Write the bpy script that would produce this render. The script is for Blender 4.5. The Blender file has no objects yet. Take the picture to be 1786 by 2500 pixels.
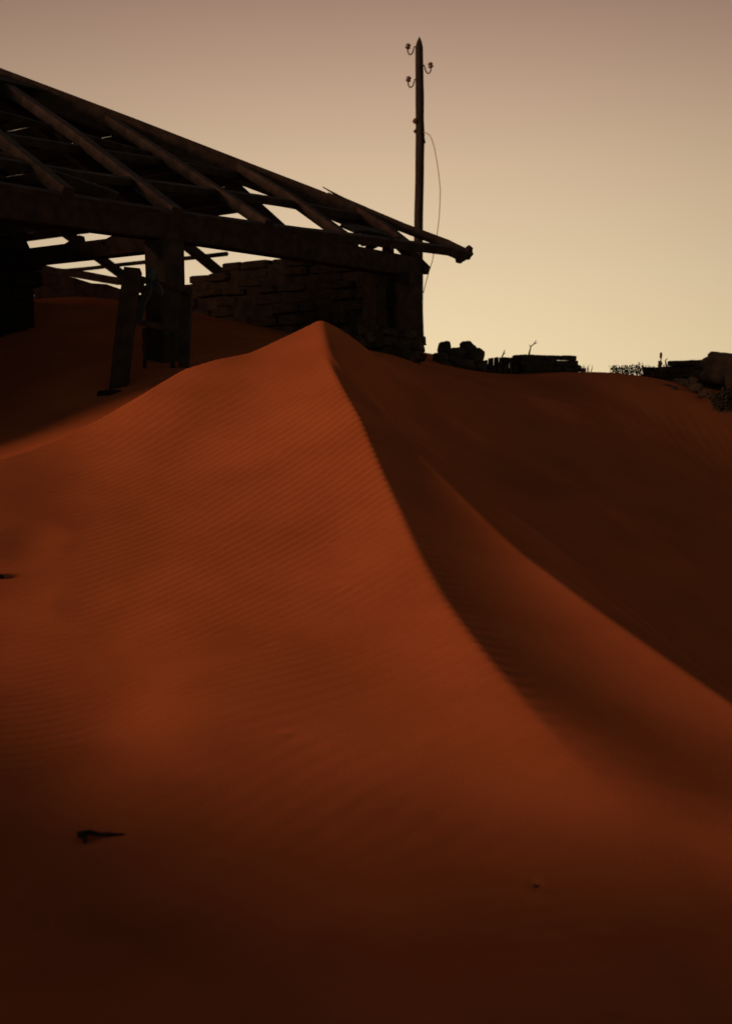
import bpy, bmesh, math, random
import numpy as np
from mathutils import Vector, Matrix
random.seed(7); RNG = np.random.RandomState(7)
sc = bpy.context.scene
COL = sc.collection
R = math.radians

# ------------------------------------------------------------------ camera
F = 3000.0                                   # focal length in photo pixels (photo is 1786 x 2500)
PITCH = math.atan(300 / F)
EYE = np.array([0.0, 0.0, 1.6])
cam = bpy.data.cameras.new('camera'); co = bpy.data.objects.new('camera', cam); COL.objects.link(co)
co.location = EYE; co.rotation_euler = (R(90) - PITCH, 0, 0)
cam.sensor_fit = 'VERTICAL'; cam.sensor_height = 36; cam.lens = F / 2500 * 36
cam.clip_start = 0.05; cam.clip_end = 3000
cam.dof.use_dof = True; cam.dof.focus_distance = 9.0; cam.dof.aperture_fstop = 2.4
sc.camera = co

# ------------------------------------------------------------------ dusk sky and the low soft light from the left
SUN_DIR = Vector((-0.835, -0.55, 0.19)).normalized()
SKY_GAIN = 1.0
SUN_STRENGTH = 2.6
w = bpy.data.worlds.new('World'); sc.world = w; w.use_nodes = True
nt = w.node_tree; nt.nodes.clear()
def N(t, **k):
    n = nt.nodes.new(t)
    for a, b in k.items(): setattr(n, a, b)
    return n
def L(a, b): nt.links.new(a, b)
out = N('ShaderNodeOutputWorld'); bg = N('ShaderNodeBackground'); L(bg.outputs[0], out.inputs[0])
tc = N('ShaderNodeTexCoord'); sep = N('ShaderNodeSeparateXYZ'); L(tc.outputs['Generated'], sep.inputs[0])
ramp = N('ShaderNodeValToRGB'); L(sep.outputs[2], ramp.inputs[0])
def lin(c): return tuple(((x / 255 + 0.055) / 1.055) ** 2.4 if x > 10 else x / 255 / 12.92 for x in c) + (1,)
stops = [(0.0, (240, 217, 174)), (0.035, (237, 213, 171)), (0.09, (228, 203, 166)), (0.17, (210, 182, 150)),
         (0.24, (185, 154, 130)), (0.31, (152, 120, 105)), (0.40, (128, 102, 96)), (0.6, (96, 82, 84)), (1.0, (78, 70, 78))]
cr = ramp.color_ramp; cr.interpolation = 'EASE'
cr.interpolation = 'LINEAR'
while len(cr.elements) < len(stops): cr.elements.new(0.5)
for e, (p, c) in zip(cr.elements, stops): e.position = p; e.color = lin(c)
# afterglow: brightest over where the sun went down, fading round the horizon
cmb = N('ShaderNodeCombineXYZ'); L(sep.outputs[0], cmb.inputs[0]); L(sep.outputs[1], cmb.inputs[1])
nrm = N('ShaderNodeVectorMath', operation='NORMALIZE'); L(cmb.outputs[0], nrm.inputs[0])
dot = N('ShaderNodeVectorMath', operation='DOT_PRODUCT'); L(nrm.outputs[0], dot.inputs[0])
dot.inputs[1].default_value = (math.sin(R(0.5)), math.cos(R(0.5)), 0)
m1 = N('ShaderNodeMath', operation='MULTIPLY_ADD'); L(dot.outputs['Value'], m1.inputs[0]); m1.inputs[1].default_value = .5; m1.inputs[2].default_value = .5
m2 = N('ShaderNodeMath', operation='POWER'); L(m1.outputs[0], m2.inputs[0]); m2.inputs[1].default_value = 18
m3 = N('ShaderNodeMath', operation='MULTIPLY_ADD'); L(m2.outputs[0], m3.inputs[0]); m3.inputs[1].default_value = .54; m3.inputs[2].default_value = .46
m4 = N('ShaderNodeMath', operation='POWER'); L(m1.outputs[0], m4.inputs[0]); m4.inputs[1].default_value = 2.5
tint = N('ShaderNodeMix', data_type='RGBA'); L(m4.outputs[0], tint.inputs[0])
tint.inputs[6].default_value = (0.74, 1.36, 1.5, 1); tint.inputs[7].default_value = (1, 1, 1, 1)
mul = N('ShaderNodeVectorMath', operation='MULTIPLY'); L(ramp.outputs[0], mul.inputs[0]); L(tint.outputs[2], mul.inputs[1])
ring = N('ShaderNodeMix', data_type='RGBA'); L(m2.outputs[0], ring.inputs[0]); ring.inputs[6].default_value = (1, .90, .83, 1); ring.inputs[7].default_value = (1, 1, 1, 1)
mul2 = N('ShaderNodeVectorMath', operation='MULTIPLY'); L(mul.outputs[0], mul2.inputs[0]); L(ring.outputs[2], mul2.inputs[1]); mul = mul2
mu2 = N('ShaderNodeVectorMath', operation='SCALE'); L(mul.outputs[0], mu2.inputs[0]); L(m3.outputs[0], mu2.inputs['Scale'])
sky = N('ShaderNodeTexSky', sky_type='NISHITA'); sky.sun_disc = False
sky.sun_elevation = math.asin(SUN_DIR.z); sky.sun_rotation = math.atan2(SUN_DIR.x, SUN_DIR.y)
sk = N('ShaderNodeVectorMath', operation='SCALE'); L(sky.outputs[0], sk.inputs[0]); sk.inputs['Scale'].default_value = 0.0015
add = N('ShaderNodeVectorMath', operation='ADD'); L(mu2.outputs[0], add.inputs[0]); L(sk.outputs[0], add.inputs[1])
L(add.outputs[0], bg.inputs[0]); bg.inputs[1].default_value = SKY_GAIN

sl = bpy.data.lights.new('sun', 'SUN'); so = bpy.data.objects.new('sun', sl); COL.objects.link(so)
sl.energy = SUN_STRENGTH; sl.angle = R(12); sl.color = (1.0, 0.60, 0.36)
so.rotation_euler = SUN_DIR.to_track_quat('Z', 'Y').to_euler(); so.location = (-20, -5, 12)
vs = sc.view_settings; vs.view_transform = 'Standard'; vs.look = 'None'; vs.gamma = 1; vs.exposure = 0; vs.use_curve_mapping = False

# ------------------------------------------------------------------ helpers
def ray(u, v):
    cp, sp = math.cos(PITCH), math.sin(PITCH)
    a, b = (u - 893) / F, (1250 - v) / F
    return np.array([a, cp + b * sp, -sp + b * cp])
def at(u, v, Y):
    r = ray(u, v); return EYE + r * (Y / r[1])
def V(p): return Vector([float(a) for a in p])
def tag(o, label=None, cat=None, group=None, kind=None):
    if label: o['label'] = label
    if cat: o['category'] = cat
    if group: o['group'] = group
    if kind: o['kind'] = kind
    return o
def empty(name, loc):
    o = bpy.data.objects.new(name, None); COL.objects.link(o); o.location = V(loc); o.empty_display_size = .1
    return o
def link(name, me, mat, parent=None, loc=None, rot=None):
    o = bpy.data.objects.new(name, me); COL.objects.link(o)
    if mat and not me.materials: me.materials.append(mat)
    if parent:
        o.parent = parent
        p = parent; off = Vector((0, 0, 0))
        while p: off += p.location; p = p.parent
        o.matrix_parent_inverse = Matrix.Identity(4)
        o.location = (V(loc) - off) if loc is not None else -off
    elif loc is not None: o.location = V(loc)
    if rot is not None: o.rotation_euler = rot
    return o
def mesh(name, vs_, fs, smooth=False):
    me = bpy.data.meshes.new(name); me.from_pydata([tuple(map(float, v)) for v in vs_], [], fs); me.update()
    if smooth:
        for p in me.polygons: p.use_smooth = True
    return me
def beam_mesh(name, pts, wd, ht, up=(0, 0, 1), jit=0.006, taper=None, n=6, broken=0.0):
    """weathered timber swept along a polyline; pts lie on the middle of its top face; local origin at world origin"""
    pts = [V(p) for p in pts]
    if len(pts) == 2: pts = [pts[0].lerp(pts[1], i / n) for i in range(n + 1)]
    vs_, fs = [], []; up = V(up).normalized()
    for i, p in enumerate(pts):
        d = (pts[min(i + 1, len(pts) - 1)] - pts[max(i - 1, 0)]).normalized()
        s = d.cross(up).normalized(); u_ = s.cross(d).normalized()
        k = 1 if taper is None else 1 + (taper - 1) * i / (len(pts) - 1)
        off = s * random.uniform(-jit, jit) + u_ * random.uniform(-jit, jit)
        for a, b in ((-.5, 0), (-.44, .04), (.44, .04), (.5, 0), (.5, -.94), (.44, -1), (-.44, -1), (-.5, -.94)):
            e = 0
            if broken and i == len(pts) - 1: e = random.uniform(-broken, broken)
            vs_.append(p + off + s * (a * wd * k + random.uniform(-jit, jit) * .5) + u_ * ((b - .04) * ht * k + random.uniform(-jit, jit) * .5) + d * e)
    m = len(pts)
    for i in range(m - 1):
        for j in range(8):
            a, b = i * 8 + j, i * 8 + (j + 1) % 8
            fs.append((a, b, b + 8, a + 8))
    fs.append(tuple(range(7, -1, -1))); fs.append(tuple(range((m - 1) * 8, m * 8)))
    return mesh(name, vs_, fs)
def localise(me):
    c = Vector((0, 0, 0))
    for v in me.vertices: c += v.co
    c /= len(me.vertices); me.transform(Matrix.Translation(-c)); return c
def beam(name, pts, wd, ht, mat, parent=None, **k):
    me = beam_mesh(name, pts, wd, ht, **k); c = localise(me)
    return link(name, me, mat, parent, loc=c)
def tube_mesh(name, pts, rad, seg=8, closed=True):
    pts = [V(p) for p in pts]; vs_, fs = [], []
    rad = rad if hasattr(rad, '__len__') else [rad] * len(pts)
    ref = Vector((0.3, 1, 0.15)).normalized()
    for i, p in enumerate(pts):
        d = (pts[min(i + 1, len(pts) - 1)] - pts[max(i - 1, 0)]).normalized()
        s = d.cross(ref)
        if s.length < .05: s = d.cross(Vector((1, 0, 0)))
        s.normalize(); t = s.cross(d)
        for j in range(seg):
            a = 2 * math.pi * j / seg
            vs_.append(p + (s * math.cos(a) + t * math.sin(a)) * rad[i])
    for i in range(len(pts) - 1):
        for j in range(seg):
            a, b = i * seg + j, i * seg + (j + 1) % seg
            fs.append((a, b, b + seg, a + seg))
    fs.append(tuple(range(seg - 1, -1, -1))); fs.append(tuple(range((len(pts) - 1) * seg, len(pts) * seg)))
    return mesh(name, vs_, fs, True)
def tube(name, pts, rad, mat, parent=None, seg=8):
    me = tube_mesh(name, pts, rad, seg); c = localise(me); return link(name, me, mat, parent, loc=c)
def rock_mesh(name, sx, sy, sz, rough=.18, sub=2, boxy=0.0):
    bm = bmesh.new(); bmesh.ops.create_icosphere(bm, subdivisions=sub, radius=1)
    ph = [random.uniform(0, 6.28) for _ in range(9)]
    for v in bm.verts:
        p = v.co.copy()
        if boxy:
            m_ = max(abs(p.x), abs(p.y), abs(p.z)); p = p.lerp(p / m_, boxy)
        k = 1 + rough * (math.sin(2.3 * p.x + ph[0]) * math.sin(2.9 * p.y + ph[1]) + .6 * math.sin(4.7 * p.z + ph[2] + 2 * p.x) + .4 * math.sin(7 * p.x + 5 * p.y + ph[3]))
        v.co = Vector((p.x * sx * k, p.y * sy * k, p.z * sz * k))
    me = bpy.data.meshes.new(name); bm.to_mesh(me); bm.free()
    for p in me.polygons: p.use_smooth = sub > 2
    return me
def block_mesh(name, lx, ly, lz, j=.12):
    """rough-cut flat stone, 44 triangles"""
    bm = bmesh.new(); bmesh.ops.create_cube(bm, size=1)
    bmesh.ops.bevel(bm, geom=list(bm.edges), offset=.11, segments=1, affect='EDGES')
    for v in bm.verts:
        v.co.x = v.co.x * lx + random.uniform(-j, j) * min(lx, .3); v.co.y = v.co.y * ly + random.uniform(-j, j) * min(ly, .3)
        v.co.z = v.co.z * lz + random.uniform(-j, j) * lz
    me = bpy.data.meshes.new(name); bm.to_mesh(me); bm.free(); return me

# ------------------------------------------------------------------ materials
def mat(name, c1, c2, scale=4, stretch=(1, 1, 1), rough=.9, bump=.3, bscale=40, detail=6, spec=.2, bdist=.01, mid=(.35, .7)):
    m = bpy.data.materials.new(name); m.use_nodes = True; t = m.node_tree; b = t.nodes['Principled BSDF']
    tc = t.nodes.new('ShaderNodeTexCoord'); mp = t.nodes.new('ShaderNodeMapping'); mp.inputs['Scale'].default_value = stretch
    t.links.new(tc.outputs['Object'], mp.inputs[0])
    n = t.nodes.new('ShaderNodeTexNoise'); n.inputs['Scale'].default_value = scale; n.inputs['Detail'].default_value = detail
    t.links.new(mp.outputs[0], n.inputs[0])
    r = t.nodes.new('ShaderNodeValToRGB'); r.color_ramp.elements[0].color = (*c1, 1); r.color_ramp.elements[1].color = (*c2, 1)
    r.color_ramp.elements[0].position, r.color_ramp.elements[1].position = mid
    t.links.new(n.outputs['Fac'], r.inputs[0]); t.links.new(r.outputs[0], b.inputs['Base Color'])
    n2 = t.nodes.new('ShaderNodeTexNoise'); n2.inputs['Scale'].default_value = bscale; n2.inputs['Detail'].default_value = 5
    t.links.new(mp.outputs[0], n2.inputs[0])
    bp = t.nodes.new('ShaderNodeBump'); bp.inputs['Strength'].default_value = bump; bp.inputs['Distance'].default_value = bdist
    t.links.new(n2.outputs['Fac'], bp.inputs['Height']); t.links.new(bp.outputs[0], b.inputs['Normal'])
    b.inputs['Roughness'].default_value = rough; b.inputs['Specular IOR Level'].default_value = spec
    return m
M_SAND = mat('sand', (.35, .083, .028), (.45, .108, .037), scale=1.3, rough=1, bump=.5, bscale=420, spec=0.0, bdist=.0025, detail=9)
# scattered darker and paler grains in the sand
t = M_SAND.node_tree; b = t.nodes['Principled BSDF']
src = b.inputs['Base Color'].links[0].from_socket
tcn = [n for n in t.nodes if n.type == 'TEX_COORD'][0]
g = t.nodes.new('ShaderNodeTexNoise'); g.inputs['Scale'].default_value = 260; g.inputs['Detail'].default_value = 3
t.links.new(tcn.outputs['Object'], g.inputs[0])
mr = t.nodes.new('ShaderNodeMapRange'); mr.inputs[1].default_value = .3; mr.inputs[2].default_value = .7; mr.inputs[3].default_value = .82; mr.inputs[4].default_value = 1.16
t.links.new(g.outputs['Fac'], mr.inputs[0])
vm = t.nodes.new('ShaderNodeVectorMath'); vm.operation = 'SCALE'; t.links.new(src, vm.inputs[0]); t.links.new(mr.outputs[0], vm.inputs['Scale'])
t.links.new(vm.outputs[0], b.inputs['Base Color'])
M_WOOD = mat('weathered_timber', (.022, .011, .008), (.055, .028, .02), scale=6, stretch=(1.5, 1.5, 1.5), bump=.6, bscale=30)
M_WOOD2 = mat('bleached_timber', (.024, .013, .010), (.055, .032, .024), scale=7, bump=.6, bscale=30)
M_DARKW = mat('dark_board', (.008, .005, .004), (.022, .013, .010), scale=7, bump=.5, bscale=30)  # near-black wood for roof boards, foot block, stick and chip
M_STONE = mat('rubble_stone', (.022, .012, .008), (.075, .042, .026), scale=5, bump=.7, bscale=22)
M_STONE_SHADE = mat('shaded_stone', (.008, .005, .004), (.02, .012, .009), scale=5, bump=.4, bscale=22)  # wall stone with the shade on the left put into its colour
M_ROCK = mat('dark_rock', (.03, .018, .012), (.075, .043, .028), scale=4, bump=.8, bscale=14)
M_POLE = mat('tarred_pole', (.013, .007, .005), (.03, .016, .011), scale=5, stretch=(4, 4, .6), bump=.5, bscale=24)
M_IRON = mat('rusted_iron', (.05, .02, .012), (.11, .045, .022), scale=25, bump=.3, bscale=90)
M_CERAM = mat('brown_glazed_insulator', (.05, .018, .008), (.08, .028, .012), scale=8, rough=.3, bump=.05, bscale=20, spec=.5)
M_WIRE = mat('bare_wire', (.30, .22, .15), (.38, .28, .19), scale=10, rough=.6, bump=.05)
M_CLOTH = mat('faded_cloth', (.035, .043, .046), (.06, .068, .066), scale=6, bump=.4, bscale=60)
M_LEAF = mat('dry_leaf', (.02, .017, .009), (.045, .034, .016), scale=5, bump=.1)
M_TWIG = mat('dry_twig', (.12, .055, .03), (.20, .10, .055), scale=12, bump=.3)

# ------------------------------------------------------------------ the dunes
class TPS:
    def __init__(s, pts, lam=1e-4):
        P = np.array(pts, float); s.c = P[:, :2] / 5; n = len(P)
        K = s.k(np.linalg.norm(s.c[:, None] - s.c[None], axis=2)) + lam * np.eye(n)
        A = np.zeros((n + 3, n + 3)); A[:n, :n] = K; A[:n, n] = 1; A[:n, n + 1:] = s.c; A[n:, :n] = A[:n, n:].T
        s.w = np.linalg.solve(A, np.concatenate([P[:, 2], np.zeros(3)]))
    def k(s, r): return np.where(r > 1e-9, r * r * np.log(np.maximum(r, 1e-9)), 0)
    def __call__(s, x, y):
        x = np.asarray(x, float) / 5; y = np.asarray(y, float) / 5
        o = s.w[-3] + s.w[-2] * x + s.w[-1] * y
        for (a, b), q in zip(s.c, s.w): o = o + q * s.k(np.sqrt((x - a) ** 2 + (y - b) ** 2))
        return o
def px(rows): return [tuple(at(*r)) for r in rows]
c1 = px([(775, 783, 10.5), (790, 850, 9.95), (830, 930, 9.25), (880, 1020, 8.5), (920, 1120, 7.8), (970, 1230, 7.1), (1022, 1350, 6.4),
         (1095, 1480, 5.74), (1200, 1620, 5.16), (1320, 1760, 4.72), (1460, 1900, 4.40), (1620, 2040, 4.18), (1800, 2190, 4.02)])
c3 = px([(815, 895, 9.55), (870, 965, 9.0), (990, 1095, 8.1), (1110, 1215, 7.35), (1235, 1335, 6.6), (1400, 1460, 5.85), (1560, 1575, 5.25), (1786, 1735, 4.6)])
c3 = px([(u, v, Y * k) for (u, v, Y), k in zip([(815, 895, 9.55), (870, 965, 9.0), (990, 1095, 8.1), (1110, 1215, 7.35), (1235, 1335, 6.6), (1400, 1460, 5.85), (1560, 1575, 5.25), (1786, 1735, 4.6)], (1.03, 1.035, 1.04, 1.045, 1.055, 1.07, 1.09, 1.12))])
c2 = px([(0, 1118, 8.4), (130, 1075, 8.8), (250, 1020, 9.1), (370, 950, 9.4), (450, 905, 9.65), (530, 880, 9.85), (610, 862, 10.05), (680, 829, 10.25), (735, 803, 10.40)]) + [c1[0]]
def smoothcurve(pts, col, ext0, ext1, wdt=.35):
    P = np.array(sorted(pts, key=lambda p: p[1])); y = P[:, 1]; v = P[:, col]
    yy = np.linspace(-8, 20, 2801)
    vv = np.interp(yy, y, v)
    vv = np.where(yy < y[0], v[0] + (yy - y[0]) * ext0, vv); vv = np.where(yy > y[-1], v[-1] + (yy - y[-1]) * ext1, vv)
    n = int(wdt / .01) | 1; pad = np.pad(vv, n // 2, mode='edge'); vv = np.convolve(pad, np.ones(n) / n, 'valid')
    return lambda q: np.interp(q, yy, vv)
X1 = smoothcurve(c1, 0, -.35, 0); X3 = smoothcurve(c3, 0, -.5, 0); Z3 = smoothcurve(c3, 2, .36, 0)
C2 = np.array(sorted(c2, key=lambda p: p[0]))
C2x = np.concatenate([[-30, -9, -5.0], C2[:, 0], [6]]); C2y = np.concatenate([[4.5, 6.2, 7.4], C2[:, 1], [C2[-1, 1]]]); C2z = np.concatenate([[.7, .8, 1.05], C2[:, 2], [C2[-1, 2]]])
lp = list(c1) + list(c2)
for (x, y, z) in c1[2:-2]:
    kk = min(1, max(.15, (y - 4.0) / 1.8)); lp += [(x - .28, y, z - .085 * kk), (x - .7, y, z - .17 * kk)]
for (x, y, z) in c1[3:-2]: lp.append((x - 1.4, y, z - .26 * min(1, max(.3, (y - 4.0) / 1.8))))
lp += [(-5, 7.4, 1.05), (-9, 6.2, .8), (0, 3.1, .03), (-.8, 3.1, .03), (-6, 3.5, .7), (.75, 2.9, -.11), (0, 2.3, .0), (1.3, 2.2, -.46), (1.7, 3.2, -.40), (-3.3, 3.4, .68), (-2.3, 1.4, .8), (-.8, -.5, .85), (1.5, -1.9, .85), (4, -3, .7), (-1.3, 3.0, .10), (-5, -1, .7), (-1, -4, .7), (-4.3, 4.9, .66),  # includes an unseen rise beside and behind the camera, added to shade near sand
       (-1.9, 6.2, .40), (-2.5, 7.0, .78), (-3.4, 6.8, .92), (-3.0, 5.6, .50), (-1.1, 5.0, .15), (-2.2, 4.5, .26), (-12, 2, .4), (3, 2.5, .1)]
SL = TPS(lp)
gp = px([(0, 1085, 9.4), (0, 1000, 10.8), (0, 900, 12.2), (0, 800, 14.2), (200, 725, 15.8), (200, 900, 11.4), (280, 985, 9.95), (350, 935, 10.6), (450, 895, 11.3),
         (600, 858, 12.4), (750, 835, 13.6), (880, 862, 14.4), (1000, 884, 15.0),
         (830, 822, 11.0), (900, 853, 11.6), (1000, 884, 12.6), (1100, 918, 13.5), (1200, 938, 14.2), (1300, 946, 14.9), (1380, 932, 15.2), (1430, 918, 15.4), (1500, 922, 15.4),
         (1600, 943, 15.4), (1700, 967, 15.5), (1786, 1002, 15.6),
         (1031, 860, 21), (1060, 872, 19.5), (1150, 912, 16.4), (1250, 918, 16.8), (1350, 909, 17), (1200, 914, 19), (1350, 912, 19.5), (1250, 925, 23), (1450, 930, 22), (1430, 910, 16.6), (1600, 925, 20), (1786, 962, 20),
         (870, 940, 10.15), (950, 1000, 10.4), (900, 905, 11.0), (1000, 955, 11.3), (1100, 1000, 11.9), (1100, 1130, 10.2), (1250, 1050, 12.2), (1250, 1250, 9.2),
         (1400, 1010, 13.0), (1400, 1200, 10.4), (1400, 1400, 8.4), (1600, 1080, 13.6), (1600, 1300, 10.7), (1600, 1520, 8.3), (1786, 1120, 14.2), (1786, 1300, 11.8), (1786, 1650, 8.3)])
gp += [(-.75, 11.2, 1.82), (-.5, 11.9, 1.9), (-1.3, 10.9, 1.72), (-1.8, 11.6, 1.82), (-6, 8.2, 1.05), (-9, 12, 2.0), (-9, 18, 2.6), (-3, 18, 2.5), (0, 18.5, 2.3), (7, 15, .35), (6.5, 9, -1.0), (5, 5, -.9), (3.2, 4.0, -.2), (9, 18, 1.0), (4, 30, 1.7), (-4, 30, 2.0), (12, 30, 1.5), (3, 1, -.3), (0, 2, -.6), (-5, 2, -.6)]
G = TPS(gp, 3e-4)
def sst(a, b, x): t_ = np.clip((x - a) / (b - a), 0, 1); return t_ * t_ * (3 - 2 * t_)
def base_h(x, y):
    x = np.asarray(x, float); y = np.asarray(y, float)
    x1 = X1(y); s = x - x1
    wdt = np.maximum(X3(y) - x1, .02) * sst(9.95, 8.9, y) + .02
    zl = SL(x, y); z1 = SL(x1, y); z3 = z1 + (Z3(y) - z1) * sst(9.95, 8.9, y)
    dep = .055 * wdt * sst(4.0, 5.6, y)
    q = np.clip(s / wdt, 0, 1)
    zr = z1 + (z3 - z1) * q - dep * 4 * q * (1 - q)
    d = np.maximum(s - wdt, 0); r_ = .05
    zr = zr - (.55 + .22 * sst(8.8, 9.9, y)) * (np.sqrt(d * d + r_ * r_) - r_) - (.12 + .75 * sst(8.2, 9.6, y)) * d * d
    mm = np.where(s <= 0, zl, zr)
    back = np.interp(x, C2x, C2z) - .5 * (y - np.interp(x, C2x, C2y))
    mm = np.minimum(mm, back)
    g_ = G(x, y)
    k = .03
    hmx = np.maximum(mm, g_); dd = np.abs(mm - g_)
    z = hmx + np.where(dd < k, (k - dd) ** 2 / (4 * k), 0)
    far = sst(26, 60, np.hypot(x * .9, y - 4)); und = .35 * np.sin(x * .06 + 1) * np.cos(y * .045) + 1.0
    z = z * (1 - far) + far * und
    side = sst(9, 22, np.abs(x)) ; z = z * (1 - side) + side * (.9 + .4 * np.sin(x * .1 + y * .13))
    return z, s
def wob(x, y, f, seed):
    r_ = np.random.RandomState(seed); o = 0
    for i in range(6):
        a = r_.uniform(0, 6.28); ff = f * r_.uniform(.6, 1.7); o = o + np.sin((x * math.cos(a) + y * math.sin(a)) * ff + r_.uniform(0, 6.28))
    return o / 2.4
def full_h(x, y):
    z, s = base_h(x, y)
    # wind ripples of the windward face, running out to the crest in little teeth
    k = .60 + .40 * sst(4.6, 8.2, y)
    psi = y - k * np.minimum(s, .4) * .85 + .07 * sst(4.8, 6.5, y) * np.clip(s, -1.8, 0) ** 2 + .026 * wob(x, y, 1.6, 3) + .009 * wob(x, y, 4, 4)
    lam = .088
    ph = 2 * math.pi * psi / lam
    rf = np.random.RandomState(5)                      # forks where ripples split and join
    for i in range(70):
        fx_, fy_ = rf.uniform(-3.2, 1.6), rf.uniform(3, 9.6)
        if abs(fx_ - float(X1(fy_))) < .4: continue
        ph = ph + (1 if i % 2 else -1) * np.arctan2(y - fy_, x - fx_)
    rp = np.sin(ph + .45 * np.sin(ph))
    left = np.where(s < 0, .25 + .75 * np.exp(s / .9), np.exp(-np.maximum(s, 0) / .06))
    left = left + np.where(s > 0, .08 * sst(5.0, 4.0, y), 0)
    env = left * sst(10.2, 8.2, y) * (.35 + .65 * sst(2.8, 4.1, y)) * (.75 + .3 * wob(x, y, 1.1, 8)) * sst(-3.2, -1.2, s)
    z = z + .0145 * env * rp
    # coarser ripples on the far right shoulder
    ph2 = 2 * math.pi * (x * .95 + y * .22 + .10 * wob(x, y, .9, 11)) / .17
    z = z + .0030 * np.sin(ph2) * sst(1.9, 2.9, x) * sst(9.6, 11, y) * sst(15.5, 14, y)
    # soft unevenness
    near = sst(16, 10, y) * sst(8, 5, np.abs(x))
    z = z + near * (.007 * wob(x, y, 1.9, 21) * sst(-.2, -1.2, s) + .0035 * wob(x, y, 6, 22) * sst(-.5, -1.6, s))
    # half-filled footprints at the left, low right scour
    for (fx, fy, fr, fd) in FOOT:
        r2 = ((x - fx) / fr) ** 2 + ((y - fy) / (fr * 1.6)) ** 2
        z = z - fd * np.exp(-r2 * 2) + fd * .35 * np.exp(-((np.sqrt(r2) - 1.2) / .35) ** 2)
    return z
FOOT = []
def on_ground(u, v, y0=3, y1=24):
    """where the ray of a photo pixel meets the sand"""
    r = ray(u, v); ys = np.linspace(y0, y1, 900)
    P = EYE[None] + r[None] * (ys / r[1])[:, None]
    hh = base_h(P[:, 0], P[:, 1])[0]
    i = np.argmax(P[:, 2] <= hh)
    return np.array([P[i, 0], P[i, 1], hh[i]])
for (u, v, fr, fd) in [(75, 1325, .17, .008), (215, 1460, .15, .005), (1690, 2240, .09, .004), (1305, 2168, .03, .007)]:
    p = on_ground(u, v, 2.2, 12); FOOT.append((p[0], p[1], fr, fd))
def gz(x, y): return float(base_h(np.array([x]), np.array([y]))[0][0])

def geo(a, b, n): return list(a + (b - a) * ((np.arange(1, n + 1) / n) ** 3))
fx = np.arange(-4.6, 5.01, .024)
sx = np.array(sorted(geo(-4.6, -500, 34))[:] + list(fx) + geo(5.0, 500, 34))
ry = np.array(sorted(geo(2.4, -60, 22)) + list(np.arange(2.4, 10.9, .0125)) + list(np.arange(10.9, 19, .04)) + geo(19, 900, 46))
X_, Y_ = np.meshgrid(sx, ry)
X_ = X_ + X1(Y_)
Z_ = full_h(X_, Y_)
# the crest loses its edge and melts into the ground towards the camera
k0, k1 = 34, 34 + len(fx)
sub = Z_[:, k0:k1]; sm_ = np.copy(sub)
for rep in range(3):
    cs = np.cumsum(np.pad(sm_, ((0, 0), (6, 5)), mode='edge'), axis=1); sm_[:, 1:] = (cs[:, 11:] - cs[:, :-11])[:, :sm_.shape[1] - 1] / 11
wf = (1 - sst(4.0, 5.4, ry))[:, None] * sst(-1.0, -.5, fx)[None] * (1 - sst(1.6, 2.2, fx))[None]
Z_[:, k0:k1] = sub * (1 - wf) + sm_ * wf
nr, nc = X_.shape
co_ = np.stack([X_, Y_, Z_], -1).reshape(-1, 3).astype(np.float32)
idx = np.arange(nr * nc).reshape(nr, nc)
q = np.stack([idx[:-1, :-1], idx[:-1, 1:], idx[1:, 1:], idx[1:, :-1]], -1).reshape(-1, 4).astype(np.int32)
me = bpy.data.meshes.new('sand_dunes')
me.vertices.add(len(co_)); me.vertices.foreach_set('co', co_.ravel())
me.loops.add(q.size); me.loops.foreach_set('vertex_index', q.ravel())
me.polygons.add(len(q)); me.polygons.foreach_set('loop_start', np.arange(0, q.size, 4, dtype=np.int32))
me.polygons.foreach_set('use_smooth', np.ones(len(q), bool))
me.update(calc_edges=True); me.validate()
tag(link('sand_dunes', me, M_SAND), 'red sand dunes with fine wind ripples', kind='structure')

# ------------------------------------------------------------------ the ruined house: hip roof on timber posts, rubble end wall
TAN = .485; ZE = 3.38; TC = 5.22; WID = 9.0
dE = np.array([.61, .7924, 0]); e2 = np.array([-.7924, .61, 0]); ZV = np.array([0, 0, 1.])
P0 = np.array([-1.85, 12, 0.])
C0 = P0 + dE * TC + ZV * ZE
def FP(t_, e=0, z=0): return P0 + dE * t_ + e2 * e + ZV * z
def FS(t_, q, o=0):                        # on the long (near) roof slope
    n = np.cross(dE, e2 + ZV * TAN); n /= np.linalg.norm(n)
    return FP(t_, q, ZE + TAN * q) + n * o
def HS(e, q, o=0):                         # on the far hip slope
    n = np.cross(e2, -dE + ZV * TAN); n /= np.linalg.norm(n)
    return C0 + e2 * e - dE * q + ZV * TAN * q + n * o
def BS(t_, q, o=0):                        # the back slope
    return FP(t_, WID - q, ZE + TAN * q + o)
nF = np.cross(dE, e2 + ZV * TAN); nF /= np.linalg.norm(nF)
nH = np.cross(e2, -dE + ZV * TAN); nH /= np.linalg.norm(nH)
house = empty('ruined_house', FP(.1, 0, gz(*FP(.1)[:2])))
tag(house, 'ruined house half buried in sand with bare hip roof timbers over a rubble stone wall', 'ruin')
H = house
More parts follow.
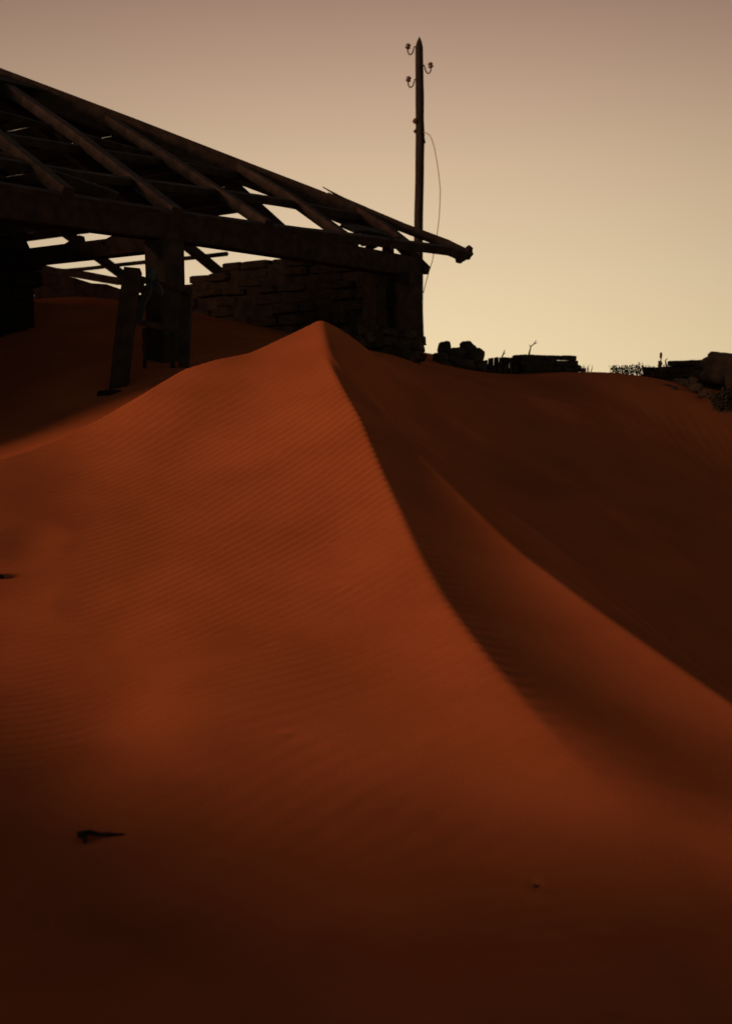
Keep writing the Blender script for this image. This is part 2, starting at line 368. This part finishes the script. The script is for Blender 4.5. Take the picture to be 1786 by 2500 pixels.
# wall plate, eave batten with its broken overhanging tip
T0 = -5.5
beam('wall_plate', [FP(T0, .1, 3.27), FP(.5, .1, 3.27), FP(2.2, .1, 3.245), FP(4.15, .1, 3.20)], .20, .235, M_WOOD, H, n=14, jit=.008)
beam('eave_batten', [FS(T0, 0, -.07), FS(-3, 0, -.06), FS(-1, 0, -.08), FS(.5, .0, -.07), FS(2.0, 0, -.05), FS(3.0, 0, -.02), FS(4.4, .02, 0), FS(4.75, .02, .0), FS(4.95, .02, -.02), FS(5.14, .02, -.055)], .10, .10, M_WOOD2, H, up=nF)
beam('batten', [FS(-4, .55, -0.03), FS(-.5, .68, -0.04), FS(1.5, .86, -0.03), FS(2.6, .92, -0.02), FS(4.2, .93, -0.03)], .09, .08, M_WOOD2, H, up=nF)
beam('batten', [FS(-4, 1.45, -0.050), FS(-1.2, 1.62, -0.060), FS(.7, 1.82, -0.070), FS(2.2, 1.95, -0.060), FS(3.2, 2.0, -0.070)], .09, .08, M_WOOD2, H, up=nF)
beam('batten', [FS(-2.5, 2.95, -0.060), FS(0, 2.62, -0.070), FS(1.6, 2.15, -0.070), FS(2.6, 2.02, -0.050)], .08, .07, M_WOOD, H, up=nF)
beam('batten', [FS(-3.2, 3.75, -0.060), FS(-.6, 3.6, -0.070), FS(1.5, 3.65, -0.070)], .08, .07, M_WOOD, H, up=nF)
beam('brace', [FS(-2.2, 1.28, -.05), FS(-1.3, .83, -.04), FS(-.45, .22, -.05)], .08, .09, M_WOOD2, H, up=nF)
beam('brace', [FS(-.62, 1.6, -.08), FS(-.35, 1.2, -.35), FS(-.32, .95, -.55)], .04, .04, M_WOOD2, H, up=nF)
beam('brace', [FS(.62, 2.5, -.08), FS(.55, 2.1, -.15)], .05, .05, M_WOOD, H, up=nF)
for t0, mm in ((-4.0, M_WOOD), (-2.62, M_WOOD), (-1.25, M_WOOD2), (.06, M_WOOD2), (1.36, M_WOOD2), (2.72, M_WOOD2), (3.95, M_WOOD)):
    rj = random.uniform(-.012, .012); sk_ = .22 + random.uniform(-.03, .03); qe = min((TC - t0) / (1 + sk_) - .03, 4.4)
    wd = .115 if t0 != .06 else .13
    beam('rafter', [FS(t0, -.03, -.02 + rj), FS(t0 + sk_ * qe * .5, qe * .5, .015 - rj), FS(t0 + sk_ * qe, qe, .03)], wd, .11, mm, H, up=nF, n=8, jit=.007)
# hip rafter, doubled with a splintered second length towards its lower end
nHip = (nF + nH); 
def HR(k, o=0): return FS(TC - k, k, 0) + ZV * o
beam('hip_rafter', [HR(.75, -.03), HR(1, .04), HR(1.4, .055), HR(2, .07), HR(3, .09), HR(4.5, .10)], .12, .27, M_WOOD, H, up=(0, 0, 1), jit=.005)
beam('hip_cap', [HR(1.3, .06), HR(.95, .045), HR(.6, .03), HR(.2, .025), HR(-.02, -.01)], .13, .10, M_WOOD2, H, jit=.012, broken=.05)
beam('hip_splinter', [HR(.95, .06), HR(1.15, .085), HR(1.34, .125)], .06, .06, M_WOOD, H, taper=.15)
# knotted, split end of the eave at the corner
link('knot', rock_mesh('knot', .11, .07, .075, .3), M_WOOD, H, loc=FS(5.08, 0, -.10), rot=(0, .2, .9))
link('knot', rock_mesh('knot', .07, .05, .045, .3), M_WOOD, H, loc=FS(5.20, 0, .015), rot=(0, .3, .9))
for t0, q0, a, b_ in ((3.22, 0, .14, .12), (3.10, 0, .16, .07), (3.52, 0, .10, .17), (2.85, 0, .16, .1)):
    link('broken_stub', block_mesh('broken_stub', a, .09, b_, .22), M_WOOD, H, loc=FP(t0, .04, 3.29), rot=(random.uniform(-.2, .2), random.uniform(-.2, .2), .9))
# hip slope: rafters, battens, what is left of the boarding
for e, q1 in ((.75, .6), (2.32, 2.3), (4.25, 4.2), (6.25, 2.7), (7.9, 1.0)):
    beam('rafter', [HS(e, -.15, -.09), HS(e - .02, q1, -.09)], .13, .11, M_WOOD, H, up=nH, n=6)
beam('batten', [HS(3.9, .42, -.005), HS(8.5, .36, -.005)], .045, .045, M_WOOD, H, up=nH)
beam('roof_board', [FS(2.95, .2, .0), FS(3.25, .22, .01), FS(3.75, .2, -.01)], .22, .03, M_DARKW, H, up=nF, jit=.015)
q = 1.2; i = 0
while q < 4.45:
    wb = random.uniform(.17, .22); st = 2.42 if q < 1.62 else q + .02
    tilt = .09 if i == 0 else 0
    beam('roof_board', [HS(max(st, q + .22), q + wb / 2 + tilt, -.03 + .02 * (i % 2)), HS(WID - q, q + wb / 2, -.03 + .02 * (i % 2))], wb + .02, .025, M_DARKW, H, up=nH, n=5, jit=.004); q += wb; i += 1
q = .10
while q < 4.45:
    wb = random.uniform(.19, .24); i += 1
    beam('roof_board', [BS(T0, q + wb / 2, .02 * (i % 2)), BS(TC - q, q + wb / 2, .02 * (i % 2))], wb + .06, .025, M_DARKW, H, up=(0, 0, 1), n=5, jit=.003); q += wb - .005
# long slope above the frame still boarded near the ridge
q = 3.75
while q < 4.45:
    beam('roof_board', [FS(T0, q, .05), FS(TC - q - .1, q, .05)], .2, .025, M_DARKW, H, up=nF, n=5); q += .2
beam('ridge_beam', [FS(T0, 4.45, -.1), FS(.8, 4.45, -.1)], .14, .2, M_WOOD, H, jit=.004)
# tie beam from the middle post, with two broken stubs on it, and fallen lengths inside
beam('tie_beam', [FP(-.1, .12, 3.08), FP(-.1, 4, 3.05), FP(-.1, 8.6, 3.03)], .18, .165, M_WOOD, H, n=8)
def TB(u): # point on the tie beam under a photo column
    r = ray(u, 600); 
    k = np.linalg.solve(np.array([[r[0], -e2[0]], [r[1], -e2[1]]]), FP(-.1)[:2]); return k[1]
for u, hgt in ((186, .12), (284, .11)):
    e = TB(u); P = FP(-.1, e, 3.035)
    m_ = mesh('broken_stub', [(-.16, -.05, 0), (.10, -.05, 0), (.10, .05, 0), (-.16, .05, 0), (.04, -.03, hgt), (.08, -.03, hgt * .9), (.08, .03, hgt * .95), (.03, .03, hgt * .9)],
              [(3, 2, 1, 0), (0, 1, 5, 4), (1, 2, 6, 5), (2, 3, 7, 6), (3, 0, 4, 7), (4, 5, 6, 7)])
    link('broken_stub', m_, M_WOOD, H, loc=P)
for (a, b_, Ya, Yb, wd) in (((60, 638), (330, 682), 17.5, 17.2, .10), ((80, 657), (330, 712), 18.0, 17.8, .16), ((20, 672), (300, 728), 18.6, 18.2, .2)):
    beam('fallen_batten', [at(*a, Ya), at(*b_, Yb)], .06, wd, M_WOOD, H, jit=.015, n=7)
# posts
def post(nm, t_, e, z0, z1, wd, mm, lean=0):
    return beam(nm, [FP(t_ + lean, e, z0), FP(t_, e, z1)], wd, wd, mm, H, up=tuple(dE), n=5, jit=.006)
o = post('post', .02, .0, 1.2, 3.0, .27, M_WOOD2)
o = post('post', 3.98, .0, 1.3, 3.0, .25, M_WOOD)
o = post('post', 3.62, .25, 1.3, 3.0, .20, M_WOOD)
# rubble walls: backing core plus individually laid stones
def stone_wall(parent, A, B, base, topf, course=(.10, .17), length=(.22, .5), depth=.32, mm=M_STONE, name='wall', core=True, rnd=.05, limit=300):
    A = np.array(A, float); B = np.array(B, float); Ld = np.linalg.norm(B - A); d = (B - A) / Ld; yaw = math.atan2(d[1], d[0]); nn = np.array([-d[1], d[0]])
    wall = None
    xs = np.linspace(0, Ld, 24); vs_, fs = [], []
    for i, x in enumerate(xs):
        p = A + d * x
        for s_ in (-1, 1):
            for z in (base, max(base + .02, topf(x) - .06)):
                qn = p + nn * s_ * depth * .40; vs_.append((qn[0], qn[1], z))
    for i in range(len(xs) - 1):
        a = i * 4; fs += [(a, a + 4, a + 5, a + 1), (a + 3, a + 7, a + 6, a + 2), (a + 1, a + 5, a + 7, a + 3), (a + 2, a + 6, a + 4, a)]
    fs += [(0, 1, 3, 2), (len(xs) * 4 - 4, len(xs) * 4 - 2, len(xs) * 4 - 1, len(xs) * 4 - 3)]
    me_ = mesh(name, vs_, fs); c = localise(me_)
    wall = link(name, me_, mm, parent, loc=c)
    z = base; cnt = 0
    pool = [block_mesh('stone', 1, 1, 1, .05) for _ in range(6)]
    for p_ in pool: p_.materials.append(mm)
    while z < max(topf(x) for x in xs) and cnt < limit:
        ch = random.uniform(*course); x = random.uniform(-.1, .1)
        while x < Ld and cnt < limit:
            ln = random.uniform(*length); xm = x + ln / 2
            if 0 <= xm <= Ld and z + ch * .55 < topf(xm):
                p = A + d * xm + nn * random.uniform(-rnd, rnd)
                s_ = bpy.data.objects.new('stone', random.choice(pool)); COL.objects.link(s_); s_.parent = wall
                s_.location = Vector((p[0], p[1], z + ch / 2)) - c
                s_.rotation_euler = (random.uniform(-.04, .04), random.uniform(-.05, .05), yaw + random.uniform(-.08, .08) + random.choice((0, math.pi)))
                s_.scale = (ln * .97, depth * random.uniform(.9, 1.15), ch * random.uniform(.88, .98)); cnt += 1
            x += ln
        z += ch
    return wall
def prof(pts):
    xs_ = [p[0] for p in pts]; zs = [p[1] for p in pts]
    return lambda x: float(np.interp(x, xs_, zs))
Wa = FP(4.12, .0); Wb = FP(4.12, 9)
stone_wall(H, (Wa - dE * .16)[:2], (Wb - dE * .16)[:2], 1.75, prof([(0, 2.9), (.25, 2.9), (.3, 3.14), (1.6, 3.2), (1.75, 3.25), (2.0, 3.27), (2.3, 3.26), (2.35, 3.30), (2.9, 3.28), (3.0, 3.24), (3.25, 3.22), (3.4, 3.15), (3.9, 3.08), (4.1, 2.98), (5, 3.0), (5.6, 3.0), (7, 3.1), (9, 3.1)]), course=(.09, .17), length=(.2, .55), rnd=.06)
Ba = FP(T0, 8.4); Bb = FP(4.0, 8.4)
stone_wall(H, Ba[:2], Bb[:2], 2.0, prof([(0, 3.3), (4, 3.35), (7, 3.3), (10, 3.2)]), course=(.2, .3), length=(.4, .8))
# front wall length at the left, out of view, kept for its shade
FPa, FPb = FP(T0, .15), FP(-2.45, .15)
stone_wall(H, FPa[:2], FPb[:2], .8, prof([(0, 3.03), (5, 3.0)]), course=(.18, .26), length=(.3, .6), depth=.26, rnd=.01, mm=M_STONE_SHADE)
# cross wall inside, on the left, with shade put into its stone colour
PWa, PWb = FP(-2.2, 2.9), FP(.5, 2.9)
stone_wall(H, PWa[:2], PWb[:2], 1.6, prof([(0, 3.9), (1.6, 3.8), (2.3, 3.72), (2.55, 3.55), (2.62, 3.2), (3, 3.1)]), course=(.13, .2), length=(.22, .5), depth=.26, rnd=.02, mm=M_STONE_SHADE)
# unseen gable wall at the left end, added to keep sun off the interior
Ga, Gb = FP(T0 + .1, 0), FP(T0 + .1, 8.6)
stone_wall(H, Ga[:2], Gb[:2], .8, prof([(0, 3.2), (4.4, 5.35), (8.6, 3.2)]), course=(.24, .3), length=(.5, .9), depth=.3)
# unseen boards over the long slope's end bay, added to shade the interior
q = .1
while q < 3.7:
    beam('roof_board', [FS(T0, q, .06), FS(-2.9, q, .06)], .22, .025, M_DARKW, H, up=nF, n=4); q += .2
# rubble at the foot of the wall corner
rubble = empty('rubble_heap', at(930, 860, 14.6)); tag(rubble, 'heap of flat broken stones at the foot of the house corner behind the dune peak', 'rubble')
for k in range(34):
    u = random.uniform(835, 1018); f = (u - 835) / 200; v = random.uniform(800 + 20 * f, 868 + 18 * f); Yk = 14.9 - .5 * (v - 800) / 80
    p = at(u, v, Yk); p[2] = min(p[2], gz(p[0], p[1]) + .34)
    link('stone', block_mesh('stone', random.uniform(.12, .32), random.uniform(.12, .25), random.uniform(.06, .12), .12), M_STONE, rubble, loc=p, rot=(random.uniform(-.3, .3), random.uniform(-.3, .3), random.uniform(0, 3)))

# ------------------------------------------------------------------ leaning door frame in front of the post, rag, planks
Yd = 11.05
fr = empty('door_frame', at(280, 975, 10.6)); tag(fr, 'leaning wooden door frame standing in the sand under the roof edge', 'door frame')
beam('jamb', [at(282, 985, 10.5), at(296, 860, 10.6), at(308, 750, 10.7), at(320, 652, 10.8)], .14, .13, M_WOOD, fr, up=(0, -1, 0), jit=.008)
beam('jamb', [at(446, 925, 11.2), at(450, 820, 11.3), at(455, 700, 11.4)], .09, .10, M_WOOD2, fr, up=(0, -1, 0), jit=.006)
beam('rail', [at(318, 783, 10.68), at(392, 796, 11.0), at(448, 812, 11.25)], .05, .10, M_WOOD2, fr, up=(0, -1, 0))
beam('head_rail', [at(318, 672, 10.75), at(390, 694, 11.05), at(466, 713, 11.35)], .05, .07, M_WOOD, fr, up=(0, -1, 0))
beam('slat', [at(353, 900, 10.9), at(352, 800, 10.9)], .03, .03, M_WOOD, fr, up=(0, -1, 0))
beam('slat', [at(420, 905, 11.2), at(421, 812, 11.2)], .04, .03, M_WOOD, fr, up=(0, -1, 0))
beam('foot_block', [at(252, 955, 10.35), at(318, 950, 10.6)], .16, .13, M_DARKW, fr, jit=.02)
# rag knotted over a nail of the frame
def cloth_strip(name, path, widths, Y, parent, m_):
    vs_, fs = [], []
    n = len(path)
    for i, ((u, v), wd) in enumerate(zip(path, widths)):
        p = at(u, v, Y)
        for j in range(7):
            a = (j / 6 - .5)
            vs_.append((p[0] + a * wd, p[1] + .018 * math.sin(j * 2.1 + i * .8), p[2] + .012 * math.sin(j * 1.7 + i)))
    for i in range(n - 1):
        for j in range(6):
            a = i * 7 + j; fs.append((a, a + 1, a + 8, a + 7))
    me_ = mesh(name, vs_, fs, True); c = localise(me_)
    o = link(name, me_, m_, parent, loc=c)
    sm = o.modifiers.new('thickness', 'SOLIDIFY'); sm.thickness = .006
    return o
rag = empty('rag', at(371, 672, 10.95)); tag(rag, 'grey blue torn rag knotted and hanging from the door frame', 'rag')
link('knot', rock_mesh('knot', .05, .045, .055, .25, 3), M_CLOTH, rag, loc=at(371, 670, 10.95))
cloth_strip('hanging_strip', [(366, 684), (364, 700), (358, 716), (351, 735), (346, 755), (341, 775), (338, 790)], [.05, .045, .08, .075, .07, .06, .035], 10.93, rag, M_CLOTH)
cloth_strip('hanging_strip', [(377, 680), (386, 695), (391, 712), (390, 728)], [.05, .04, .05, .03], 10.95, rag, M_CLOTH)
cloth_strip('hanging_strip', [(362, 682), (350, 688), (338, 694), (326, 700)], [.04, .03, .03, .04], 10.94, rag, M_CLOTH)

# ------------------------------------------------------------------ utility pole
Yp = 22.0
pole = empty('utility_pole', at(1026, 880, Yp)); tag(pole, 'tall dark wooden telegraph pole with hooked insulators and a loose wire', 'utility pole')
pp = [(1025, 905), (1024, 840), (1021, 760), (1021.5, 680), (1020.5, 600), (1021.5, 520), (1023.5, 440), (1024, 380), (1025, 330), (1024, 290), (1024, 240), (1023.5, 200), (1023, 160), (1022.5, 115), (1023, 102), (1023.5, 90)]
rr = [.083, .082, .083, .081, .082, .081, .079, .080, .082, .075, .078, .074, .072, .068, .045, .006]
tube('shaft', [at(u, v, Yp) for u, v in pp], rr, M_POLE, pole, seg=12)
def insulator(u0, v0, sgn):
    # J hook: leaves the pole, dips and turns up into the pin
    S = Yp / F
    base = at(u0, v0, Yp)
    def q_(a, b): return base + np.array([sgn * a * S, 0, -b * S])
    tube('hook', [q_(-6, -2), q_(2, -3), q_(4, 4), q_(6, 11), q_(10, 15), q_(14, 15), q_(17, 10), q_(18, 4), q_(17, -2)], [.012] * 9, M_IRON, pole, seg=6)
    prof_ = [(0, -1), (.028, -1), (.046, .5), (.05, 1.5), (.03, 3.2), (.042, 4.5), (.046, 6), (.036, 7.6), (.018, 9), (0.002, 9.4)]
    vs_, fs = [], []; sg = 12
    for r_, hh_ in prof_:
        for j in range(sg):
            a = 2 * math.pi * j / sg; vs_.append((max(r_, .001) * math.cos(a), max(r_, .001) * math.sin(a), hh_ * S * 1.25))
    for i in range(len(prof_) - 1):
        for j in range(sg):
            a, b_ = i * sg + j, i * sg + (j + 1) % sg; fs.append((a, b_, b_ + sg, a + sg))
    m_ = mesh('insulator', vs_, fs, True)
    link('insulator', m_, M_CERAM, pole, loc=q_(18, 1), rot=(0, -sgn * .25, 0))
insulator(1013, 117, -1); insulator(1033, 163, 1); insulator(1014, 197, -1)
link('bolt', rock_mesh('bolt', .045, .05, .05, .1, 2), M_IRON, pole, loc=at(1013, 296, Yp - .05))
link('burr', rock_mesh('burr', .05, .05, .04, .3, 2), M_POLE, pole, loc=at(1016, 321, Yp))
link('splinter', rock_mesh('splinter', .035, .04, .11, .3, 2), M_POLE, pole, loc=at(1033, 342, Yp), rot=(0, -.15, 0))
link('splinter', rock_mesh('splinter', .05, .05, .05, .3, 2), M_POLE, pole, loc=at(1031, 832, Yp))
wp = [(1034, 322), (1042, 326), (1049, 331), (1054, 342), (1060, 362), (1066, 395), (1071, 430), (1074, 465), (1073, 500), (1071, 535), (1066, 575), (1060, 610), (1054, 640), (1046, 665), (1039, 690), (1033, 715)]
tube('loose_wire', [at(u, v, Yp - .1 - .15 * math.sin(i / 15 * 3.1)) for i, (u, v) in enumerate(wp)], .0075, M_WIRE, pole, seg=6)

# ------------------------------------------------------------------ ruins and rocks along the skyline
def heap(name, label, cat, specs, m_=M_ROCK):
    """specs: (u, v, Y, width px, height px) rocks whose centre shows at (u, v)"""
    u, v, Y = specs[0][:3]; root = empty(name, at(u, v, Y)); tag(root, label, cat)
    for (u, v, Y, wpx, hpx) in specs:
        sx_, sz_ = wpx / 2 * Y / F, hpx / 2 * Y / F
        link('rock', rock_mesh('rock', sx_, (sx_ + sz_) / 2, sz_, .16, 3, .35), m_, root, loc=at(u, v, Y), rot=(random.uniform(-.15, .15), random.uniform(-.15, .15), random.uniform(-.4, .4)))
    return root
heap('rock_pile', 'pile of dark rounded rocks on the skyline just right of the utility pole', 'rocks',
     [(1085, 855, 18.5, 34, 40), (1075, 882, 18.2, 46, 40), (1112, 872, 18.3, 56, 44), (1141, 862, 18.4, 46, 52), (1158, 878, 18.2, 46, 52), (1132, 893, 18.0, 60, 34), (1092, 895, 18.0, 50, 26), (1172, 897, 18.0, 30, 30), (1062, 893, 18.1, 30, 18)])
# upright old planks, part buried
pl = empty('plank_fence', at(1245, 905, 18.2)); tag(pl, 'low row of half buried upright planks between the rock pile and the block wall', 'fence')
for i in range(17):
    u = 1180 + i * 6.6 + random.uniform(-1.5, 1.5); tp = 878 - 10 * i / 14 + random.uniform(-3, 3)
    beam('plank', [at(u, 925, 18.2 + .03 * (i % 2)), at(u + random.uniform(-2, 2), tp, 18.2 + .03 * (i % 2))], random.uniform(.038, .052), .03, random.choice((M_WOOD, M_WOOD2, M_STONE)), pl, up=(0, -1, 0), n=2, jit=.004)
wl = empty('block_wall', at(1350, 905, 18.4)); tag(wl, 'low crumbling block wall in the middle of the skyline, right of the plank row', 'wall')
A_, B_ = at(1268, 900, 18.2), at(1402, 900, 18.8)
zt = lambda v, Y: 1.6 + (950 - v) / F * Y
stone_wall(wl, A_[:2], B_[:2], 1.62, prof([(0, zt(864, 18.3)), (.13, zt(862, 18.3)), (.2, zt(868, 18.3)), (.55, zt(869, 18.4)), (.64, zt(867, 18.5)), (.66, zt(873, 18.5)), (.85, zt(872, 18.7)), (1, zt(872, 18.8))]), course=(.07, .10), length=(.10, .22), depth=.18, name='wall', rnd=.015)
heap('fallen_blocks', 'few small fallen stones at the right end of the block wall', 'rocks', [(1408, 900, 18.6, 22, 16), (1422, 904, 18.5, 16, 10), (1385, 905, 18.2, 30, 14)], M_STONE)
rr_ = empty('stone_ruin', at(1680, 920, 20)); tag(rr_, 'layered stone ruin on the right edge of the skyline', 'ruin')
A_, B_ = at(1575, 920, 20), at(1800, 920, 18.4)
Lr = float(np.linalg.norm((B_ - A_)[:2]))
def tr(u): return (u - 1575) / 225 * Lr
stone_wall(rr_, A_[:2], B_[:2], 1.35, prof([(tr(1575), zt(908, 20)), (tr(1590), zt(900, 20)), (tr(1640), zt(894, 19.6)), (tr(1660), zt(884, 19.5)), (tr(1668), zt(878, 19.4)), (tr(1718), zt(876, 19)), (tr(1722), zt(870, 19)), (tr(1800), zt(868, 18.4))]), course=(.07, .12), length=(.14, .34), depth=.34, name='wall', rnd=.03)
heap('boulder_pile', 'dark boulders leaning on the stone ruin at the right edge', 'rocks',
     [(1762, 885, 18.2, 60, 52), (1735, 893, 18.3, 46, 46), (1785, 892, 18.1, 50, 50), (1755, 918, 17.9, 80, 50), (1715, 922, 18.3, 50, 34), (1800, 925, 17.6, 60, 50)])
heap('scree', 'small rocks scattered on the slope below the right stone ruin', 'rocks',
     [(1625, 944, 15.6, 22, 14), (1645, 948, 15.5, 16, 12), (1668, 938, 16.0, 30, 22), (1695, 948, 15.7, 34, 26), (1715, 962, 15.4, 26, 16), (1733, 968, 15.2, 20, 12), (1655, 930, 16.4, 24, 14), (1690, 930, 16.4, 26, 18)], M_STONE)
def leafy(name, label, cat, leaves_box, n, Y, stems, group=None, lsz=.035, dens=None):
    u0, v0, u1, v1 = leaves_box
    root = empty(name, at((u0 + u1) / 2, v1, Y)); tag(root, label, cat, group)
    S = Y / F; tips = []
    for k in range(stems):
        ub = u0 + (u1 - u0) * (.15 + .7 * (k + .5) / stems); ut = u0 + (u1 - u0) * ((k + .5) / stems) + random.uniform(-6, 6); vt = v0 + random.uniform(0, .35) * (v1 - v0)
        dy = random.uniform(-.12, .12)
        pts = [at(ub, v1 + 6, Y), at(ub * .6 + ut * .4 + random.uniform(-3, 3), v1 * .55 + vt * .45, Y + dy * .5), at(ut, vt, Y + dy)]
        tube('stem', pts, [.007, .005, .002], M_TWIG, root, seg=5); tips.append(pts)
    vs_, fs = [], []
    for k in range(n):
        pts = random.choice(tips); f = random.uniform(.25, 1.08); a = pts[1] + (pts[2] - pts[1]) * (f * 2 - 1) if f > .5 else pts[0] + (pts[1] - pts[0]) * f * 2
        c = a + np.array([random.gauss(0, .028), random.gauss(0, .05), random.gauss(0, .02)])
        if c[2] < at(u0, v1, Y)[2] - .02: c[2] += .03
        d1 = np.array([random.gauss(0, 1) for _ in range(3)]); d1 /= np.linalg.norm(d1); d2 = np.cross(d1, [random.gauss(0, 1) for _ in range(3)]); d2 /= np.linalg.norm(d2)
        l = lsz * random.uniform(.6, 1.2); i = len(vs_)
        vs_ += [c - d1 * l * .5, c + d2 * l * .2, c + d1 * l * .5, c - d2 * l * .2]; fs.append((i, i + 1, i + 2, i + 3))
    if n:
        me_ = mesh('foliage', vs_, fs); c = localise(me_); tag(link('foliage', me_, M_LEAF, root, loc=c), kind='stuff')
    return root
leafy('desert_shrub', 'dense low dark shrub on the sand crest, left of two', 'shrub', (1488, 890, 1574, 918), 900, 16.4, 9)
leafy('desert_shrub', 'small dark shrub touching the left end of the right stone ruin', 'shrub', (1584, 893, 1618, 912), 350, 17.2, 5)
leafy('desert_shrub', 'large dark bush at the right edge below the boulders', 'shrub', (1738, 955, 1815, 1004), 1600, 14.0, 12, lsz=.05)
leafy('dry_grass_tuft', 'sparse dry sprigs on the crest right of the block wall', 'dry grass', (1415, 890, 1446, 906), 26, 17.0, 6, lsz=.02)
def twig(label, main, sides, Y, r0=.010):
    root = empty('dry_twig', at(*main[0], Y)); tag(root, label, 'twig')
    tube('stem', [at(u, v, Y) for u, v in main], list(np.linspace(r0, r0 * .35, len(main))), M_TWIG, root, seg=6)
    for s_ in sides: tube('branch', [at(u, v, Y) for u, v in s_], list(np.linspace(r0 * .6, r0 * .2, len(s_))), M_TWIG, root, seg=5)
twig('short bare twig sticking up from the plank row', [(1222, 885), (1226, 868), (1230, 858), (1231, 854)], [[(1227, 866), (1234, 861)]], 18.2, .013)
twig('tall crooked bare twig above the block wall', [(1289, 872), (1292, 858), (1295, 846), (1302, 840), (1308, 831)], [[(1295, 846), (1290, 842)], [(1302, 840), (1308, 838), (1311, 836)]], 18.3, .014)
twig('upright club shaped dry stalk over the shrubs by the right ruin', [(1610, 905), (1611, 890), (1612, 880), (1612, 863)], [[(1611, 892), (1605, 882)]], 17.2, .014)
twig('curved dry stalk right of the club shaped stalk', [(1628, 900), (1624, 888), (1623, 880), (1628, 875)], [], 17.2, .014)
link('seed_head', rock_mesh('seed_head', .018, .018, .045, .2, 2), M_TWIG, bpy.data.objects['dry_twig.002'], loc=at(1612, 868, 17.2))
link('seed_head', rock_mesh('seed_head', .026, .02, .05, .3, 2), M_TWIG, bpy.data.objects['dry_twig.002'], loc=at(1609, 888, 17.2))

# ------------------------------------------------------------------ debris on the near sand
def lay(u, v): p = on_ground(u, v, 2.4, 12); return p
pA, pB, pC = lay(190, 2048), lay(245, 2046), lay(306, 2042)
st = empty('driftwood_stick', pA); tag(st, 'dark splintered stick lying on the sand at lower left', 'stick')
tube('stem', [pA + [0, 0, .012], (pA + pB) / 2 + [0, .01, .016], pB + [0, 0, .010], pC + [0, 0, .002]], [.012, .010, .008, .003], M_DARKW, st)
tube('stub', [pA + [.015, 0, .014], pA + [.03, -.02, .004], pA + [.035, -.04, .0]], [.012, .009, .005], M_DARKW, st)
pD = lay(2, 1416); pE = lay(-60, 1412)
s2 = tube('wood_chip', [pD + [.015, 0, .012], pD + [-.04, .01, .02], pE + [0, 0, .012]], [.008, .022, .02], M_DARKW)
tag(s2, 'small dark wood chip cut by the left edge of the photo, on the sand', 'wood chip')
pF = lay(1305, 2166)
pb = link('pebble', rock_mesh('pebble', .009, .009, .005, .2), M_ROCK, None, loc=pF + [0, 0, .002]); tag(pb, 'tiny pebble on the dark sand at lower right', 'pebble')
